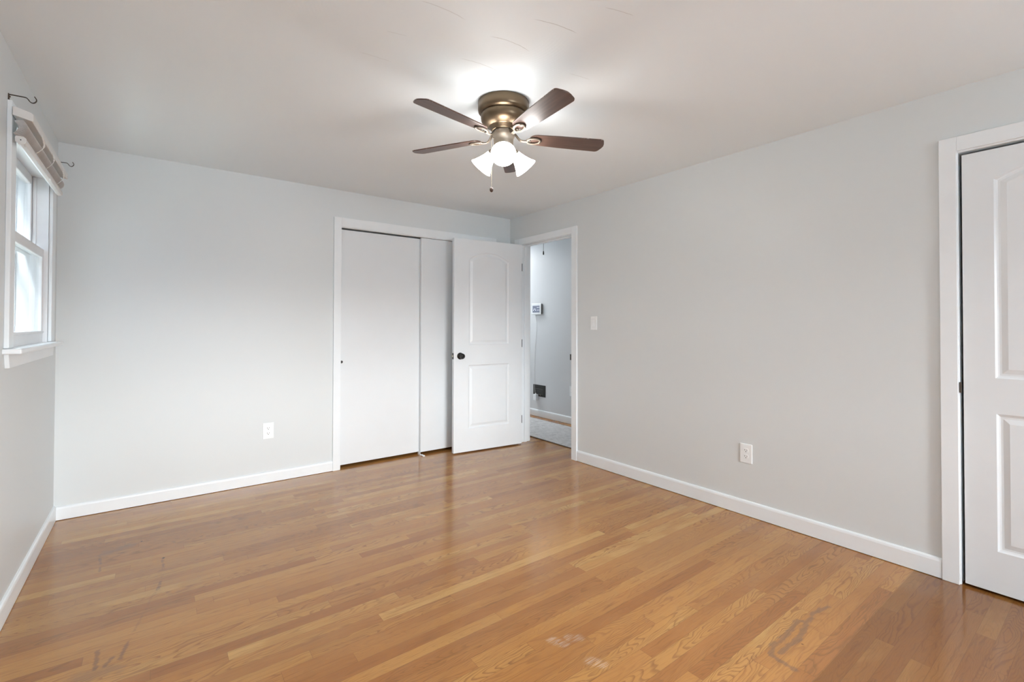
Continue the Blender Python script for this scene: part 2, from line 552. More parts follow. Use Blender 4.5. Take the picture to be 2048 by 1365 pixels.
def tube(bm, pts, r, n=8, closed=False, flat=None):
    """sweep a circle (or an ellipse r x flat) along a polyline"""
    pts = [Vector(p) for p in pts]
    N = len(pts)
    rings = []
    ref = Vector((0, 0, 1))
    for i, p in enumerate(pts):
        if closed:
            d = pts[(i + 1) % N] - pts[i - 1]
        else:
            d = pts[min(i + 1, N - 1)] - pts[max(i - 1, 0)]
        d.normalize()
        s = d.cross(ref)
        if s.length < 1e-3:
            s = d.cross(Vector((0, 1, 0)))
        s.normalize()
        t = s.cross(d)
        rr = r[i] if isinstance(r, (list, tuple)) else r
        f = rr if flat is None else flat
        rings.append([bm.verts.new(p + s * (rr * math.cos(k * 2 * math.pi / n)) + t * (f * math.sin(k * 2 * math.pi / n))) for k in range(n)])
    m = N if closed else N - 1
    for i in range(m):
        a, b = rings[i], rings[(i + 1) % N]
        for k in range(n):
            bm.faces.new((a[k], a[(k + 1) % n], b[(k + 1) % n], b[k]))
    if not closed:
        bm.faces.new(rings[0][::-1])
        bm.faces.new(rings[-1])
    return bm


def spline(pts, n=8):
    """Catmull-Rom through the points"""
    P = [Vector(p) for p in pts]
    P = [P[0] * 2 - P[1]] + P + [P[-1] * 2 - P[-2]]
    out = []
    for i in range(1, len(P) - 2):
        for k in range(n):
            t = k / n
            a, b, c, d = P[i - 1], P[i], P[i + 1], P[i + 2]
            out.append(0.5 * ((2 * b) + (c - a) * t + (2 * a - 5 * b + 4 * c - d) * t * t + (3 * b - a - 3 * c + d) * t ** 3))
    out.append(P[-2])
    return out


def inset_poly(pts, d):
    n = len(pts)
    out = []
    for i in range(n):
        p0, p1, p2 = Vector(pts[i - 1]), Vector(pts[i]), Vector(pts[(i + 1) % n])
        e1, e2 = (p1 - p0).normalized(), (p2 - p1).normalized()
        n1, n2 = Vector((-e1.y, e1.x)), Vector((-e2.y, e2.x))
        m = n1 + n2
        m = m / max(0.2, m.dot(n1))
        out.append(tuple(p1 + m * d))
    return out


def arch_panel(s0, s1, z0, zs, zp, n=14):
    """counter-clockwise outline: flat bottom, straight sides, arched top"""
    pts = [(s0, z0), (s1, z0)]
    if zp is None:
        return pts + [(s1, zs), (s0, zs)]
    half = (s1 - s0) / 2
    rise = zp - zs
    R = (half * half + rise * rise) / (2 * rise)
    cz = zp - R
    a = math.asin(half / R)
    for k in range(n + 1):
        t = a - 2 * a * k / n
        pts.append(((s0 + s1) / 2 + R * math.sin(t), cz + R * math.cos(t)))
    return pts


def molded_leaf(name, mat, parent, Wd, z0, z1, th, panels, both=False):
    """door leaf in local space: s along +x, front face at y = 0 facing -y, thickness toward +y"""
    bm = bmesh.new()
    def ring(pts, dep):
        return [bm.verts.new((p[0], dep, p[1])) for p in pts]
    outer = ring([(0, z0), (Wd, z0), (Wd, z1), (0, z1)], 0)
    back = ring([(0, z0), (Wd, z0), (Wd, z1), (0, z1)], th)
    edges = [bm.edges.new((outer[i], outer[(i + 1) % 4])) for i in range(4)]
    for i in range(4):
        bm.faces.new((outer[i], outer[(i + 1) % 4], back[(i + 1) % 4], back[i]))
    bm.faces.new(back)
    prof = [(0.0, 0.0), (0.007, 0.006), (0.013, 0.0085), (0.021, 0.0085), (0.042, 0.0015)]
    for pan in panels:
        prev = None
        for d, dep in prof:
            r = ring(inset_poly(pan, d) if d else pan, dep)
            if prev is None:
                edges += [bm.edges.new((r[i], r[(i + 1) % len(r)])) for i in range(len(r))]
            else:
                for i in range(len(r)):
                    bm.faces.new((prev[i], prev[(i + 1) % len(r)], r[(i + 1) % len(r)], r[i]))
            prev = r
        bm.faces.new(prev)
    bmesh.ops.triangle_fill(bm, use_beauty=True, use_dissolve=False, edges=edges)
    return obj(name, bm, mat, parent)


def structure(name, bm, mat, label, cat, bevel=0.0):
    return tag(obj(name, bm, mat, None, bevel), label, cat, None, 'structure')


# ---------------------------------------------------------------- shell of the room, closets and hallway
structure('floor', boxes((XL - 0.15, 4.25, YR - 0.15, 6.80, -0.06, 0.0)), M_FLOOR,
          'glossy honey oak strip floor with dark scratches and worn spots', 'floor')
structure('ceiling', boxes((XL - 0.15, 4.25, YR - 0.15, 6.80, H, H + 0.08)), M_CEIL,
          'white plaster ceiling with faint curved trowel marks', 'ceiling')

XO = XL - 0.155
structure('wall_left', boxes((XO, XL, YR - 0.12, WY0, 0, H), (XO, XL, WY1, YB, 0, H), (XO, XL, WY0, WY1, 0, WZ0), (XO, XL, WY0, WY1, WZ1, H)),
          M_WALL, 'pale grey left wall around the window', 'wall')
structure('wall_back', boxes((XO, CX0 - 0.012, YB, YB + T, 0, H), (CX1 + 0.012, XR, YB, YB + T, 0, H), (CX0 - 0.012, CX1 + 0.012, YB, YB + T, CZ + 0.012, H)),
          M_WALL, 'pale grey back wall around the sliding closet doors', 'wall')
structure('wall_right', boxes((XR, XR + T, YR, RY0 - 0.016, 0, H), (XR, XR + T, RY1 + 0.016, DY0 - 0.016, 0, H), (XR, XR + T, DY1 + 0.016, 6.80, 0, H),
                              (XR, XR + T, RY0 - 0.016, RY1 + 0.016, RZ + 0.016, H), (XR, XR + T, DY0 - 0.016, DY1 + 0.016, DZ + 0.016, H)),
          M_WALL, 'long pale grey right wall with the light switch and one outlet', 'wall')
structure('wall_rear', boxes((XL, BX0, YR - 0.12, YR, 0, H), (BX1, XR + T, YR - 0.12, YR, 0, H), (BX0, BX1, YR - 0.12, YR, 0, BZ0), (BX0, BX1, YR - 0.12, YR, BZ1, H)),
          M_WALL, 'grey wall behind the camera with a window opening', 'wall')
structure('wall_closet', boxes((0.95, 1.03, YB + T, 4.85, 0, H), (0.95, XR, 4.78, 4.85, 0, H)), M_WALL,
          'dim grey walls inside the sliding door closet', 'wall')
structure('wall_closet.001', boxes((XR + T, 3.80, -0.60, -0.52, 0, H), (3.72, 3.80, -0.52, 0.80, 0, H), (XR + T, 3.80, 0.80, 0.88, 0, H)), M_WALL,
          'dark inside walls of the closet behind the right panel door', 'wall')
structure('wall_hall', boxes((HX, HX + 0.1, 2.2, 6.80, 0, H), (XR + T, HX, 2.2, 2.28, 0, H), (XR + T, HX, 6.70, 6.80, 0, H)), M_HALL,
          'blue grey hallway wall seen through the open doorway', 'wall')

BASE = [(0, 0.003), (0.0135, 0.003), (0.0135, 0.076), (0.011, 0.085), (0.006, 0.090), (0, 0.091)]


def baseboard(name, axis, a0, a1, wall, sign, label, h=0.091):
    k = h / 0.091
    pts = [(wall + sign * d, z * (k if z > 0.01 else 1)) for d, z in BASE]
    structure(name, prism(bmesh.new(), pts, axis, a0, a1), M_TRIM, label, 'baseboard')


baseboard('baseboard_left', 'y', YR, YB, XL, 1, 'white baseboard along the left wall under the window')
baseboard('baseboard_back', 'x', XL + 0.0135, 1.194, YB, -1, 'white baseboard along the back wall left of the closet', 0.084)
baseboard('baseboard_right', 'y', 0.572, 3.040, XR, -1, 'long white baseboard along the right wall between the two doors', 0.097)
baseboard('baseboard_hall', 'y', 2.28, 6.70, HX, -1, 'white baseboard at the foot of the hallway wall')

# closet casing with its jambs
structure('trim_1', boxes((1.195, 1.257, YB - 0.016, YB, 0, 2.128), (2.795, 2.857, YB - 0.016, YB, 0, 2.128), (1.257, 2.795, YB - 0.016, YB, 2.052, 2.128),
                          (CX0 - 0.012, CX0, YB, YB + T, 0, CZ), (CX1, CX1 + 0.012, YB, YB + T, 0, CZ), (CX0 - 0.012, CX1 + 0.012, YB, YB + T, CZ, CZ + 0.012),
                          (1.257, 2.795, YB - 0.008, YB + 0.004, 2.046, 2.054)), M_TRIM,
          'flat white casing around the sliding closet doors', 'door trim', 0.0025)
# doorway casing, jambs and stops
dt = structure('trim_2', boxes((XR - 0.016, XR, 3.040, 3.106, 0, 2.122), (XR - 0.016, XR, 3.878, 3.958, 0, 2.122), (XR - 0.016, XR, 3.106, 3.878, 2.058, 2.122),
                               (XR, XR + T, DY0 - 0.016, DY0, 0, DZ), (XR, XR + T, DY1, DY1 + 0.016, 0, DZ), (XR, XR + T, DY0 - 0.016, DY1 + 0.016, DZ, DZ + 0.016),
                               (XR + 0.040, XR + 0.075, DY0, DY0 + 0.011, 0, DZ - 0.011), (XR + 0.040, XR + 0.075, DY1 - 0.011, DY1, 0, DZ - 0.011),
                               (XR + 0.040, XR + 0.075, DY0, DY1, DZ - 0.011, DZ),
                               (XR + T, XR + T + 0.014, 3.040, 3.106, 0, 2.122), (XR + T, XR + T + 0.014, 3.87, 3.93, 0, 2.122), (XR + T, XR + T + 0.014, 3.106, 3.87, 2.058, 2.122)),
               M_TRIM, 'white casing and jambs of the open doorway to the hall', 'door trim', 0.0025)
obj('strike_plate', boxes((XR + 0.004, XR + 0.034, DY0 + 0.0005, DY0 + 0.003, 0.90, 0.957), (XR - 0.012, XR + 0.010, DY0 + 0.0008, DY0 + 0.026, 0.902, 0.955)), M_SLOT, dt)
# second closet casing
rt = structure('trim_3', boxes((XR - 0.016, XR, 0.507, 0.571, 0, 2.122), (XR - 0.016, XR, -0.345, -0.280, 0, 2.122), (XR - 0.016, XR, -0.280, 0.507, 2.053, 2.122),
                               (XR - 0.003, XR + T, RY1, RY1 + 0.016, 0, RZ), (XR - 0.003, XR + T, RY0 - 0.016, RY0, 0, RZ), (XR - 0.003, XR + T, RY0 - 0.016, RY1 + 0.016, RZ, RZ + 0.016)),
               M_TRIM, 'white casing around the closed panel door at the right', 'door trim', 0.0025)
obj('strike_plate', boxes((XR - 0.007, XR - 0.001, RY1 - 0.006, RY1 + 0.002, 0.905, 0.955)), M_IRON, rt, 0.002)

# ---------------------------------------------------------------- left window with its casing, stool and sashes
win = empty('window_1', (XL, 0, 0), 'white double hung window in the left wall with a raised blind', 'window', None, 'structure')


def wbox(*bs):
    return boxes(*[(a - XL, b - XL, c, d, e, f) for a, b, c, d, e, f in bs])


obj('window_casing', wbox((XL, XL + 0.016, 2.775, 2.858, 1.12, 2.14), (XL, XL + 0.016, 3.772, 3.880, 1.12, 2.14), (XL, XL + 0.016, 2.858, 3.772, 2.06, 2.14)), M_TRIM, win, 0.003)
obj('window_jamb', wbox((XL - 0.155, XL, WY0 - 0.002, WY0 + 0.012, WZ0, WZ1), (XL - 0.155, XL, WY1 - 0.012, WY1 + 0.002, WZ0, WZ1), (XL - 0.155, XL, WY0, WY1, WZ1 - 0.012, WZ1 + 0.002)), M_VINYL, win)
obj('window_stool', wbox((XL - 0.020, XL + 0.056, 2.76, 3.895, 1.096, 1.118)), M_TRIM, win, 0.006, seg=3)
ap = bmesh.new()
prism(ap, [(2.80, 1.037), (3.855, 1.037), (3.875, 1.0955), (2.78, 1.0955)], 'x', 0.0, 0.015)
obj('window_apron', ap, M_TRIM, win, 0.002)
obj('window_sill', wbox((XL - 0.20, XL - 0.02, WY0, WY1, 1.085, 1.112)), M_VINYL, win)


def sash(name, xi, xo, z0, z1, bot, top):
    a, b = WY0 + 0.012, WY1 - 0.012
    st = 0.040
    s = obj(name, wbox((xo, xi, a, a + st, z0, z1), (xo, xi, b - st, b, z0, z1), (xo, xi, a + st, b - st, z0, z0 + bot), (xo, xi, a + st, b - st, z1 - top, z1)), M_VINYL, win, 0.003)
    gx = (xi + xo) / 2 - XL
    obj('pane', boxes((gx - 0.002, gx + 0.002, a + st - 0.004, b - st + 0.004, z0 + bot - 0.004, z1 - top + 0.004)), M_GLASS, s)
    return s


low = sash('lower_sash', XL - 0.018, XL - 0.048, 1.113, 1.645, 0.066, 0.048)
obj('sash_lift', wbox((XL - 0.018, XL - 0.006, 2.92, 3.70, 1.170, 1.183)), M_VINYL, low, 0.003)
sash('upper_sash', XL - 0.066, XL - 0.096, 1.605, 2.053, 0.040, 0.05)
obj('parting_stop', wbox((XL - 0.064, XL - 0.050, WY0 + 0.012, WY0 + 0.024, 1.65, 2.05), (XL - 0.064, XL - 0.050, WY1 - 0.024, WY1 - 0.012, 1.65, 2.05)), M_VINYL, win)
obj('storm_frame', wbox((XL - 0.150, XL - 0.128, WY0 + 0.012, WY0 + 0.03, 1.113, 2.053), (XL - 0.150, XL - 0.128, WY1 - 0.03, WY1 - 0.012, 1.113, 2.053),
                        (XL - 0.150, XL - 0.128, WY0, WY1, 1.585, 1.61)), M_VINYL, win, 0.002)

# unseen wall added close outside the left window, keeps most of the sky off it
structure('wall_sky_blocker', boxes((-2.75, -2.60, -14.0, 12.0, -0.5, 8.0)), simple('dark_sky_blocker', (0.040, 0.043, 0.050), 0.7), 'unseen charcoal wall added outside the left window to block the sky', 'wall')
structure('ground_light_blocker', boxes((-2.60, XO - 0.02, -14.0, 12.0, -0.60, -0.5)), simple('dark_blocker_ground', (0.20, 0.21, 0.19), 0.9), 'unseen dark ground slab added outside the left window to block light from below', 'ground')  # unseen slab added to cover the bright lower half of the world
# rear window behind the camera, source of the daylight on the closet doors
win2 = empty('window_2', (0, YR, 0), 'window behind the camera in the rear wall', 'window', None, 'structure')
obj('window_casing', boxes((BX0 - 0.07, BX0, 0, 0.016, BZ0 - 0.07, BZ1 + 0.07), (BX1, BX1 + 0.07, 0, 0.016, BZ0 - 0.07, BZ1 + 0.07), (BX0, BX1, 0, 0.016, BZ1, BZ1 + 0.07), (BX0, BX1, 0, 0.016, BZ0 - 0.07, BZ0)), M_TRIM, win2, 0.003)
obj('window_frame', boxes((BX0, BX0 + 0.04, -0.09, -0.05, BZ0, BZ1), (BX1 - 0.04, BX1, -0.09, -0.05, BZ0, BZ1), (BX0, BX1, -0.09, -0.05, BZ0, BZ0 + 0.04), (BX0, BX1, -0.09, -0.05, BZ1 - 0.04, BZ1),
                          (BX0, BX1, -0.09, -0.05, (BZ0 + BZ1) / 2 - 0.02, (BZ0 + BZ1) / 2 + 0.02), ((BX0 + BX1) / 2 - 0.03, (BX0 + BX1) / 2 + 0.03, -0.09, -0.05, BZ0, BZ1)), M_VINYL, win2)

# ---------------------------------------------------------------- doors
AX, AY, BXx, BYy = 2.250, 3.873, 3.007, 3.801
ang = math.atan2(BYy - AY, BXx - AX)
d1 = empty('door_1', (AX, AY, 0), 'white two panel arched bedroom door standing open in front of the closet', 'door', None, 'structure', ang)
LW = 0.760
molded_leaf('door_leaf', M_DOOR, d1, LW, 0.012, 2.046, 0.035,
            [arch_panel(0.156, 0.606, 1.030, 1.853, 1.930), arch_panel(0.152, 0.612, 0.229, 0.836, None)])
kb = bmesh.new()
kn = [(0.0005, 0.0), (0.0325, 0.0), (0.0325, 0.004), (0.029, 0.009), (0.017, 0.011), (0.0125, 0.014), (0.0125, 0.026), (0.019, 0.030),
      (0.0258, 0.038), (0.0268, 0.048), (0.0245, 0.056), (0.018, 0.060), (0.0175, 0.0585), (0.0100, 0.0590), (0.0095, 0.0610), (0.0005, 0.0615)]
lathe(kb, kn, Matrix.Translation((0.066, 0, 0.926)) @ Matrix.Rotation(math.radians(90), 4, 'X'), 32)
obj('door_knob', kb, M_BLACK, d1, 0, True)
kb = bmesh.new()
lathe(kb, kn, Matrix.Translation((0.066, 0.035, 0.926)) @ Matrix.Rotation(math.radians(-90), 4, 'X'), 32)
obj('door_knob', kb, M_BLACK, d1, 0, True)
lp = obj('latch_plate', boxes((-0.0022, 0.0, 0.005, 0.030, 0.897, 0.955)), M_BLACK, d1)
obj('latch_bolt', boxes((-0.010, -0.0022, 0.011, 0.024, 0.918, 0.934)), M_CHAIN, lp, 0.002)
for hz in (1.814, 1.035, 0.258):
    hb = bmesh.new()
    box(hb, LW, LW + 0.003, 0.0015, 0.034, hz - 0.039, hz + 0.039)
    lathe(hb, [(0.0001, hz - 0.041), (0.006, hz - 0.041), (0.006, hz + 0.041), (0.0001, hz + 0.041)], Matrix.Translation((LW + 0.006, 0.036, 0)), 14)
    box(hb, LW + 0.002, LW + 0.0065, -0.001, 0.034, hz - 0.039, hz + 0.039)
    obj('hinge', hb, M_SLOT, d1)

SP_Y1, SP_Y2 = 4.100, 4.062
d2 = empty('door_2', (1.256, SP_Y1, 0), 'flat white left sliding closet door with a round finger pull', 'door', 'sliding closet doors', 'structure')
obj('door_leaf', boxes((0.0, 0.785, 0, 0.030, 0.022, 2.038)), M_SLIDE, d2, 0.0015)
fp = bmesh.new()
lathe(fp, [(0.0005, 0.0006), (0.0075, 0.0006), (0.0085, 0.0016), (0.0115, 0.002), (0.0115, 0.0)], Matrix.Translation((0.024, 0, 0.902)) @ Matrix.Rotation(math.radians(90), 4, 'X'), 24, True, False)
obj('finger_pull', fp, M_SLOT, d2, 0, True)
d3 = empty('door_3', (2.006, SP_Y2, 0), 'flat white right sliding closet door half hidden by the open door', 'door', 'sliding closet doors', 'structure')
obj('door_leaf', boxes((0.0, 0.790, 0, 0.030, 0.024, 2.044)), M_SLIDE, d3, 0.0015)
fp = bmesh.new()
lathe(fp, [(0.0005, 0.0006), (0.0075, 0.0006), (0.0085, 0.0016), (0.0115, 0.002), (0.0115, 0.0)], Matrix.Translation((0.766, 0, 0.902)) @ Matrix.Rotation(math.radians(90), 4, 'X'), 24, True, False)
obj('finger_pull', fp, M_SLOT, d3, 0, True)

# the closed panel door at the far right: s runs toward -y, front faces -x
d4 = empty('door_4', (XR + 0.001, 0.491, 0), 'white arched panel door closed in the right wall near the camera', 'door', None, 'structure', math.radians(-90))
molded_leaf('door_leaf', M_DOOR, d4, LW, 0.013, 2.031, 0.035,
            [arch_panel(0.106, 0.655, 0.983, 1.893, 1.965), arch_panel(0.108, 0.653, 0.199, 0.822, None)])

# ---------------------------------------------------------------- closet door floor guide
gd = empty('door_guide', (2.004, 4.040, 0), 'small white plastic floor guide under the meeting sliding closet doors', 'door guide')
obj('guide_base', boxes((-0.010, 0.012, -0.050, 0.016, 0.0, 0.008)), M_PLASTIC, gd, 0.002)
obj('guide_fin', boxes((-0.012, -0.008, 0.006, 0.055, 0.0, 0.034)), M_PLASTIC, gd, 0.001)


# ---------------------------------------------------------------- outlets and switch  (built facing -y, turned into place)
def outlet(loc, rz, label):
    o = empty('wall_outlet', loc, label, 'outlet', 'duplex wall outlets', None, rz)
    bm = bmesh.new()
    prism(bm, [(-0.0385, -0.0615), (0.0385, -0.0615), (0.0385, 0.0615), (-0.0385, 0.0615)], 'y', 0.0, -0.0055)
    obj('cover_plate', bm, M_PLASTIC, o, 0.0028, seg=3)
    for dz in (0.0195, -0.0195):
        rb = bmesh.new()
        pts = []
        for k in range(28):
            a = 2 * math.pi * k / 28
            pts.append((0.0165 * math.cos(a), max(-0.0135, min(0.0135, 0.0165 * math.sin(a))) + dz))
        prism(rb, pts, 'y', -0.005, -0.0068)
        r = obj('receptacle', rb, M_PLASTIC, o)
        sb = bmesh.new()
        box(sb, -0.0080, -0.0056, -0.0072, -0.0060, dz - 0.001, dz + 0.0072)
        box(sb, 0.0056, 0.0080, -0.0072, -0.0060, dz, dz + 0.0064)
        prism(sb, [(0.0028 * math.cos(2 * math.pi * k / 12), 0.0028 * math.sin(2 * math.pi * k / 12) + dz - 0.0075) for k in range(12)], 'y', -0.0060, -0.0072)
        obj('slots', sb, M_SLOT, r)
    return o


outlet((0.711, YB, 0.399), 0.0, 'white duplex outlet low on the back wall left of the closet')
outlet((XR, 1.519, 0.397), math.radians(-90), 'white duplex outlet low on the long right wall')
outlet((HX, 4.190, 0.405), math.radians(-90), 'white outlet on the hallway wall half hidden by the door casing')

sw = empty('light_switch', (XR, 2.840, 1.239), 'white rocker light switch on the right wall beside the doorway', 'light switch', None, None, math.radians(-90))
bm = bmesh.new()
prism(bm, [(-0.036, -0.0585), (0.036, -0.0585), (0.036, 0.0585), (-0.036, 0.0585)], 'y', 0.0, -0.0055)
obj('cover_plate', bm, M_PLASTIC, sw, 0.0028, seg=3)
rk = bmesh.new()
prism(rk, [(-0.0050, -0.034), (-0.0100, -0.034), (-0.0062, 0.0), (-0.0052, 0.034), (-0.0050, 0.034)], 'x', -0.0165, 0.0165)
obj('rocker', rk, M_PLASTIC, sw)
obj('rocker_surround', boxes((-0.0185, -0.0168, -0.0062, -0.0050, -0.036, 0.036), (0.0168, 0.0185, -0.0062, -0.0050, -0.036, 0.036),
                             (-0.0185, 0.0185, -0.0062, -0.0050, 0.0342, 0.0362), (-0.0185, 0.0185, -0.0062, -0.0050, -0.0362, -0.0342)), M_HALL, sw)

# ---------------------------------------------------------------- blind at the window
bl = empty('window_blind', (XL, 2.76, 2.03), 'grey raised slat blind with white cords over the left window', 'blind')
BL_L = 0.985


def lx(x):
    return x - XL


hb = bmesh.new()
prism(hb, [(lx(-.468), .082), (lx(-.457), .080), (lx(-.415), .068), (lx(-.407), .062), (lx(-.407), .036), (lx(-.411), .032), (lx(-.468), .046)], 'y', 0.0, BL_L)
obj('headrail', hb, M_BLIND, bl, 0.0015)
sl = bmesh.new()
NS = 17
for k in range(NS):
    t = k / (NS - 1)
    z = 0.028 - t * 0.060
    bulge = math.sin(math.pi * (0.12 + 0.80 * t))
    xo = lx(-.4375) + 0.022 * bulge - 0.007
    end = 0.018 * (1 - bulge)
    tilt = (t - 0.5) * 0.010
    pts = [(xo - 0.026, z + tilt), (xo - 0.013, z + 0.0016 + tilt * .4), (xo, z - tilt * .3), (xo, z - 0.0011 - tilt * .3), (xo - 0.013, z + 0.0004 + tilt * .4), (xo - 0.026, z - 0.0011 + tilt)]
    prism(sl, pts, 'y', -0.012 + end, BL_L + 0.012 - end)
obj('slat_stack', sl, M_SLAT, bl)
rb = bmesh.new()
rp = [(lx(-.462), -.040), (lx(-.458), -.034), (lx(-.440), -.0335), (lx(-.431), -.041), (lx(-.430), -.052), (lx(-.436), -.062), (lx(-.450), -.0635), (lx(-.461), -.054)]
prism(rb, rp, 'y', 0.022, BL_L + 0.022)
rail = obj('bottom_rail', rb, M_BLIND, bl, 0.001)
eb = bmesh.new()
prism(eb, [(c[0] * 1.0 + (0.0012 if c[0] > lx(-.446) else -0.0012), c[1] + (0.0012 if c[1] > -0.048 else -0.0012)) for c in rp], 'y', 0.016, 0.023)
obj('end_cap', eb, M_BLIND, rail)
obj('end_cap', prism(bmesh.new(), rp, 'y', BL_L + 0.022, BL_L + 0.027), M_BLIND, rail)
sb = bmesh.new()
lathe(sb, [(0.0001, 0), (0.0022, 0), (0.0022, 0.001), (0.0001, 0.001)], Matrix.Translation((lx(-.446), 0.0163, -.048)) @ Matrix.Rotation(math.radians(90), 4, 'X'), 10)
obj('screw', sb, M_SLOT, rail)
for yr, yf in ((0.206, 0.180), (0.460, 0.480), (0.780, 0.795)):
    cb = bmesh.new()
    pts = spline([(lx(-.428), yr, -.046), (lx(-.416), yr + 0.006, -.030), (lx(-.404), yr + 0.010, -.008), (lx(-.403), (yr + yf) / 2, 0.014), (lx(-.407), yf, 0.030), (lx(-.410), yf, 0.040)], 6)
    tube(cb, pts, [0.0042 - 0.0018 * i / len(pts) + 0.0007 * math.sin(i * 1.7) for i in range(len(pts))], 8, flat=0.0016)
    obj('ladder_cord', cb, M_CORD, bl)
for yk in (-0.012 + 0.03, 0.285, 0.605):
    kb = bmesh.new()
    tube(kb, [(lx(-.436), yk, -.058), (lx(-.434), yk + 0.022, -.065), (lx(-.436), yk + 0.050, -.058)], [0.003, 0.0055, 0.003], 8)
    obj('rail_plug', kb, M_BLIND, rail, 0, True)


# ---------------------------------------------------------------- curtain rod brackets
def rod_bracket(y, z, label):
    o = empty('curtain_bracket', (XL, y, z), label, 'curtain bracket', 'curtain rod brackets on the left wall')
    obj('mounting_plate', boxes((0.0, 0.0035, -0.007, 0.007, -0.022, 0.018)), M_IRON, o, 0.001)
    ab = bmesh.new()
    path = spline([(0.003, 0, 0.015), (0.025, 0, 0.0155), (0.050, 0, 0.0155), (0.057, 0, 0.011), (0.064, 0, 0.001), (0.072, 0, -0.002), (0.080, 0, 0.004), (0.083, 0, 0.014), (0.077, 0, 0.026)], 5)
    tube(ab, path, 0.0050, 8, flat=0.0019)
    obj('hook_arm', ab, M_IRON, o)
    sb = bmesh.new()
    for dz in (0.006, -0.016):
        lathe(sb, [(0.0001, 0), (0.0035, 0), (0.0028, 0.003), (0.0001, 0.0034)], Matrix.Translation((0.0035, 0, dz)) @ Matrix.Rotation(math.radians(90), 4, 'Y'), 10)
    obj('screws', sb, M_IRON, o)
    return o


rod_bracket(2.797, 2.153, 'dark iron curtain rod hook above the near end of the window')
rod_bracket(3.955, 2.195, 'dark iron curtain rod hook past the far end of the blind')

# ---------------------------------------------------------------- ceiling fan with three lamps
fan = empty('ceiling_fan', (FAN.x, FAN.y, H), 'bronze five blade flush ceiling fan with three lit frosted shades', 'ceiling fan')


def fz(z):
    return z - H


cb = bmesh.new()
lathe(cb, [(0.128, 0.0), (0.131, -0.004), (0.131, -0.040), (0.129, -0.050), (0.124, -0.056), (0.117, -0.058), (0.114, -0.062)], n=64)
obj('canopy', cb, M_BRONZE, fan, 0, True)
mb = bmesh.new()
lathe(mb, [(0.112, -0.060), (0.1155, -0.066), (0.1165, -0.080), (0.114, -0.095), (0.106, -0.108), (0.092, -0.119), (0.078, -0.126), (0.071, -0.130),
           (0.071, -0.133), (0.067, -0.135), (0.067, -0.138), (0.062, -0.141), (0.062, -0.145), (0.056, -0.148)], n=64)
obj('motor_housing', mb, M_BRONZE, fan, 0, True)
sb = bmesh.new()
lathe(sb, [(0.053, -0.146), (0.057, -0.150), (0.058, -0.160), (0.057, -0.178), (0.052, -0.184), (0.050, -0.205), (0.050, -0.222), (0.045, -0.232), (0.030, -0.239), (0.012, -0.241), (0.010, -0.250), (0.004, -0.252)], n=48)
obj('switch_housing', sb, M_NICKEL, fan, 0, True)

PT = math.radians(-11.5)
for k in range(5):
    a = math.radians(47 + 72 * k)
    # blade: local x = radial, tilted about it
    R = Matrix.Rotation(a, 4, 'Z') @ Matrix.Translation((0, 0, -0.180)) @ Matrix.Rotation(PT, 4, 'X')
    out = []
    r0, r1 = 0.135, 0.545
    for s in range(13):                       # rounded root
        t = math.pi / 2 + math.pi * s / 12
        out.append((r0 + 0.036 + 0.036 * math.cos(t), 0.043 * math.sin(t)))
    out += [(0.30, -0.0500), (r1 - 0.035, -0.0550)]
    for s in range(1, 6):
        t = -math.pi / 2 + math.pi / 2 * s / 6
        out.append((r1 - 0.033 + 0.022 * math.cos(t), -0.033 + 0.022 * math.sin(t)))
    out += [(r1 - 0.004, -0.020), (r1, 0.0), (r1 - 0.004, 0.020)]
    for s in range(1, 6):
        t = math.pi / 2 * s / 6
        out.append((r1 - 0.033 + 0.022 * math.cos(t), 0.033 + 0.022 * math.sin(t)))
    out += [(r1 - 0.035, 0.0550), (0.30, 0.0500)]
    bb = bmesh.new()
    prism(bb, out, 'z', 0.0, 0.006)
    b = obj('blade', bb, M_BLADE, fan, 0.0012)
    b.matrix_local = R
    # blade iron: flat bar from the motor curving out to a loop under the blade
    ib = bmesh.new()
    tube(ib, spline([(0.050, 0, 0.028), (0.064, 0, 0.022), (0.078, 0, 0.002), (0.094, 0, -0.010), (0.112, 0, -0.0105), (0.128, 0, -0.008)], 6), 0.0095, 10, flat=0.0042)
    loop = []
    for s in range(28):
        t = 2 * math.pi * s / 28
        loop.append((0.158 + 0.036 * math.cos(t), 0.0235 * math.sin(t), -0.0060 + 0.0015 * math.cos(t)))
    tube(ib, loop, 0.0068, 8, True, 0.0040)
    for sx, sy in ((0.190, 0.012), (0.190, -0.012), (0.140, 0.0)):
        lathe(ib, [(0.0001, -0.0105), (0.0042, -0.009), (0.0048, -0.002), (0.0001, -0.001)], Matrix.Translation((sx, sy, 0)), 10)
    i = obj('blade_iron', ib, M_BLADEIRON, fan, 0, True)
    i.matrix_local = R

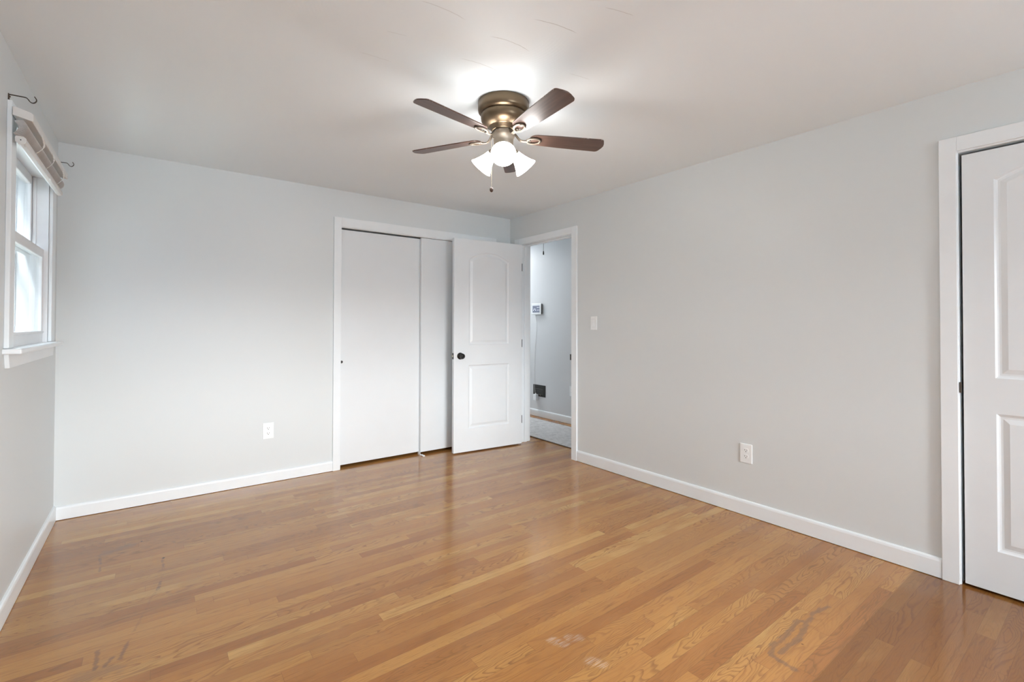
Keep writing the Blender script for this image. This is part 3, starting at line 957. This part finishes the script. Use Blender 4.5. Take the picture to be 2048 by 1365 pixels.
SHADE_AZ = (233.9, 353.9, 113.9)
for az in SHADE_AZ:
    a = math.radians(az)
    axis = Vector((math.cos(a) * 0.74, math.sin(a) * 0.74, -0.67)).normalized()
    neck = Vector((math.cos(a) * 0.058, math.sin(a) * 0.058, fz(2.118)))
    rot = axis.to_track_quat('Z', 'Y').to_matrix().to_4x4()
    Mx = Matrix.Translation(neck) @ rot
    ab = bmesh.new()
    tube(ab, spline([Vector((math.cos(a) * 0.035, math.sin(a) * 0.035, fz(2.140))), Vector((math.cos(a) * 0.048, math.sin(a) * 0.048, fz(2.130))), neck + axis * 0.006], 4), 0.010, 12)
    lathe(ab, [(0.010, -0.006), (0.020, -0.002), (0.0235, 0.004), (0.0235, 0.016), (0.021, 0.018)], Mx, 28)
    obj('lamp_socket', ab, M_NICKEL, fan, 0, True)
    gb = bmesh.new()
    outer = [(0.0215, 0.014), (0.0245, 0.018), (0.0275, 0.030), (0.0330, 0.048), (0.0410, 0.068), (0.0505, 0.088), (0.0590, 0.102), (0.0612, 0.107)]
    inner = [(r - 0.003, z - 0.0005) for r, z in outer[::-1]]
    lathe(gb, outer + inner, Mx, 40, False, False)
    sh = obj('lamp_shade', gb, M_SHADE, fan, 0, True)
    ub = bmesh.new()
    lathe(ub, [(0.0001, 0.016), (0.013, 0.017), (0.0135, 0.034), (0.017, 0.046), (0.0235, 0.060), (0.0255, 0.070), (0.0225, 0.082), (0.014, 0.090), (0.0001, 0.093)], Mx, 24)
    obj('bulb', ub, M_BULB, sh, 0, True)

# pull chain on the camera side of the switch housing
pc = Vector((0.797 * -0.059 - 0.02, -0.604 * -0.059 - 0.026, 0))
chb = bmesh.new()
tube(chb, spline([(pc.x * 0.80, pc.y * 0.80, fz(2.165)), (pc.x * 0.95, pc.y * 0.95, fz(2.163)), (pc.x, pc.y, fz(2.150)), (pc.x, pc.y, fz(2.05)), (pc.x, pc.y, fz(1.918))], 6), 0.0008, 6)
zb = 2.150
while zb > 1.92:
    lathe(chb, [(0.0001, 0.0017), (0.0014, 0.0008), (0.0014, -0.0008), (0.0001, -0.0017)], Matrix.Translation((pc.x, pc.y, fz(zb))), 6)
    zb -= 0.0046
ch = obj('pull_chain', chb, M_CHAIN, fan)
fb = bmesh.new()
lathe(fb, [(0.0015, 0.012), (0.0055, 0.010), (0.0092, 0.003), (0.0094, -0.003), (0.0070, -0.010), (0.0030, -0.0135), (0.0001, -0.014)], Matrix.Translation((pc.x, pc.y, fz(1.905))), 20)
obj('pull_fob', fb, M_FOB, ch, 0, True)

# ---------------------------------------------------------------- hallway things
# the runner rug
rg = empty('hallway_runner', (3.63, 4.45, 0), 'pale grey marled runner rug on the hallway floor', 'rug')
obj('rug_pile', boxes((-0.330, 0.335, -1.75, 1.75, 0.0, 0.010)), M_RUG, rg, 0.004)
obj('rug_binding', boxes((-0.338, -0.330, -1.755, 1.755, 0.0, 0.008), (0.335, 0.343, -1.755, 1.755, 0.0, 0.008), (-0.338, 0.343, -1.760, -1.750, 0.0, 0.008), (-0.338, 0.343, 1.750, 1.760, 0.0, 0.008)), M_RUGEDGE, rg)

# security keypad
kp = empty('alarm_keypad', (HX, 4.836, 1.437), 'white touch screen control panel high on the hallway wall', 'control panel')
kp.rotation_euler = (0, 0, math.radians(4.0))
obj('back_housing', boxes((-0.030, 0.0, -0.085, 0.080, -0.068, 0.068)), M_HOUSING, kp, 0.004)
obj('front_bezel', boxes((-0.040, -0.028, -0.093, 0.093, -0.074, 0.074)), M_PLASTIC, kp, 0.006, seg=3)
scr = obj('screen', boxes((-0.0412, -0.039, -0.068, 0.068, -0.048, 0.044)), M_SCREEN, kp, 0.001)
ic = []
for yy, zz in ((-0.027, 0.020), (-0.053, 0.020), (-0.027, -0.016), (-0.053, -0.016), (0.008, -0.017), (0.046, -0.017)):
    ic.append((-0.0418, -0.0410, yy - 0.0045, yy + 0.0045, zz - 0.005, zz + 0.005))
ic.append((-0.0418, -0.0410, 0.008, 0.046, -0.003, 0.001))
for b in ic:
    obj('screen_icon', boxes(b), M_ICON, scr)
# its lead running down the wall
wb = bmesh.new()
tube(wb, spline([(HX - 0.016, 4.880, 1.370), (HX - 0.004, 4.872, 1.300), (HX - 0.004, 4.864, 1.159), (HX - 0.004, 4.893, 0.889), (HX - 0.004, 4.905, 0.640), (HX - 0.008, 4.900, 0.430), (HX - 0.024, 4.872, 0.330), (HX - 0.030, 4.850, 0.302)], 8), 0.0016, 6)
wb.transform((Matrix.Translation(kp.location) @ kp.rotation_euler.to_matrix().to_4x4()).inverted())
obj('power_cord', wb, M_CORD, kp)
# wall vent
vt = empty('vent_grille', (HX, 4.806, 0.346), 'black metal vent grille low on the hallway wall', 'vent')
obj('vent_frame', boxes((-0.006, 0.0, -0.123, 0.123, -0.077, 0.077)), M_VENT, vt, 0.002)
lb = bmesh.new()
for k in range(5):
    z = 0.026 - k * 0.017
    prism(lb, [(-0.006, z), (-0.013, z - 0.006), (-0.012, z - 0.008), (-0.006, z - 0.003)], 'y', -0.075, 0.085)
obj('louvers', lb, M_VENT, vt)
lv = bmesh.new()
tube(lv, [(-0.008, -0.020, -0.060), (-0.014, -0.028, -0.050)], 0.003, 8)
obj('damper_lever', lv, M_CHAIN, vt)
# plug-in adapter hanging in front of the vent
ad = empty('power_adapter', (HX - 0.010, 4.845, 0.262), 'small white plug adapter in front of the black hallway vent', 'power adapter')
obj('adapter_body', boxes((-0.045, 0.0, -0.032, 0.032, -0.045, 0.036)), M_PLASTIC, ad, 0.006, seg=3)
nb = bmesh.new()
tube(nb, [(-0.022, 0.004, 0.034), (-0.022, 0.004, 0.050)], [0.010, 0.006], 10)
obj('adapter_neck', nb, M_PLASTIC, ad)
# attic pull cord
pl = empty('attic_pull_cord', (3.65, 4.204, H), 'black tipped pull cord hanging from the hallway ceiling', 'pull cord')
pb = bmesh.new()
tube(pb, [(0, 0, 0.0), (0.0005, 0, -0.12), (0, 0, -0.27)], 0.0022, 8)
obj('cord', pb, M_HOUSING, pl)
tb = bmesh.new()
lathe(tb, [(0.003, -0.262), (0.0065, -0.272), (0.0085, -0.295), (0.0080, -0.307), (0.0001, -0.312)], n=14)
obj('pull_tip', tb, M_BLACK, pl, 0, True)
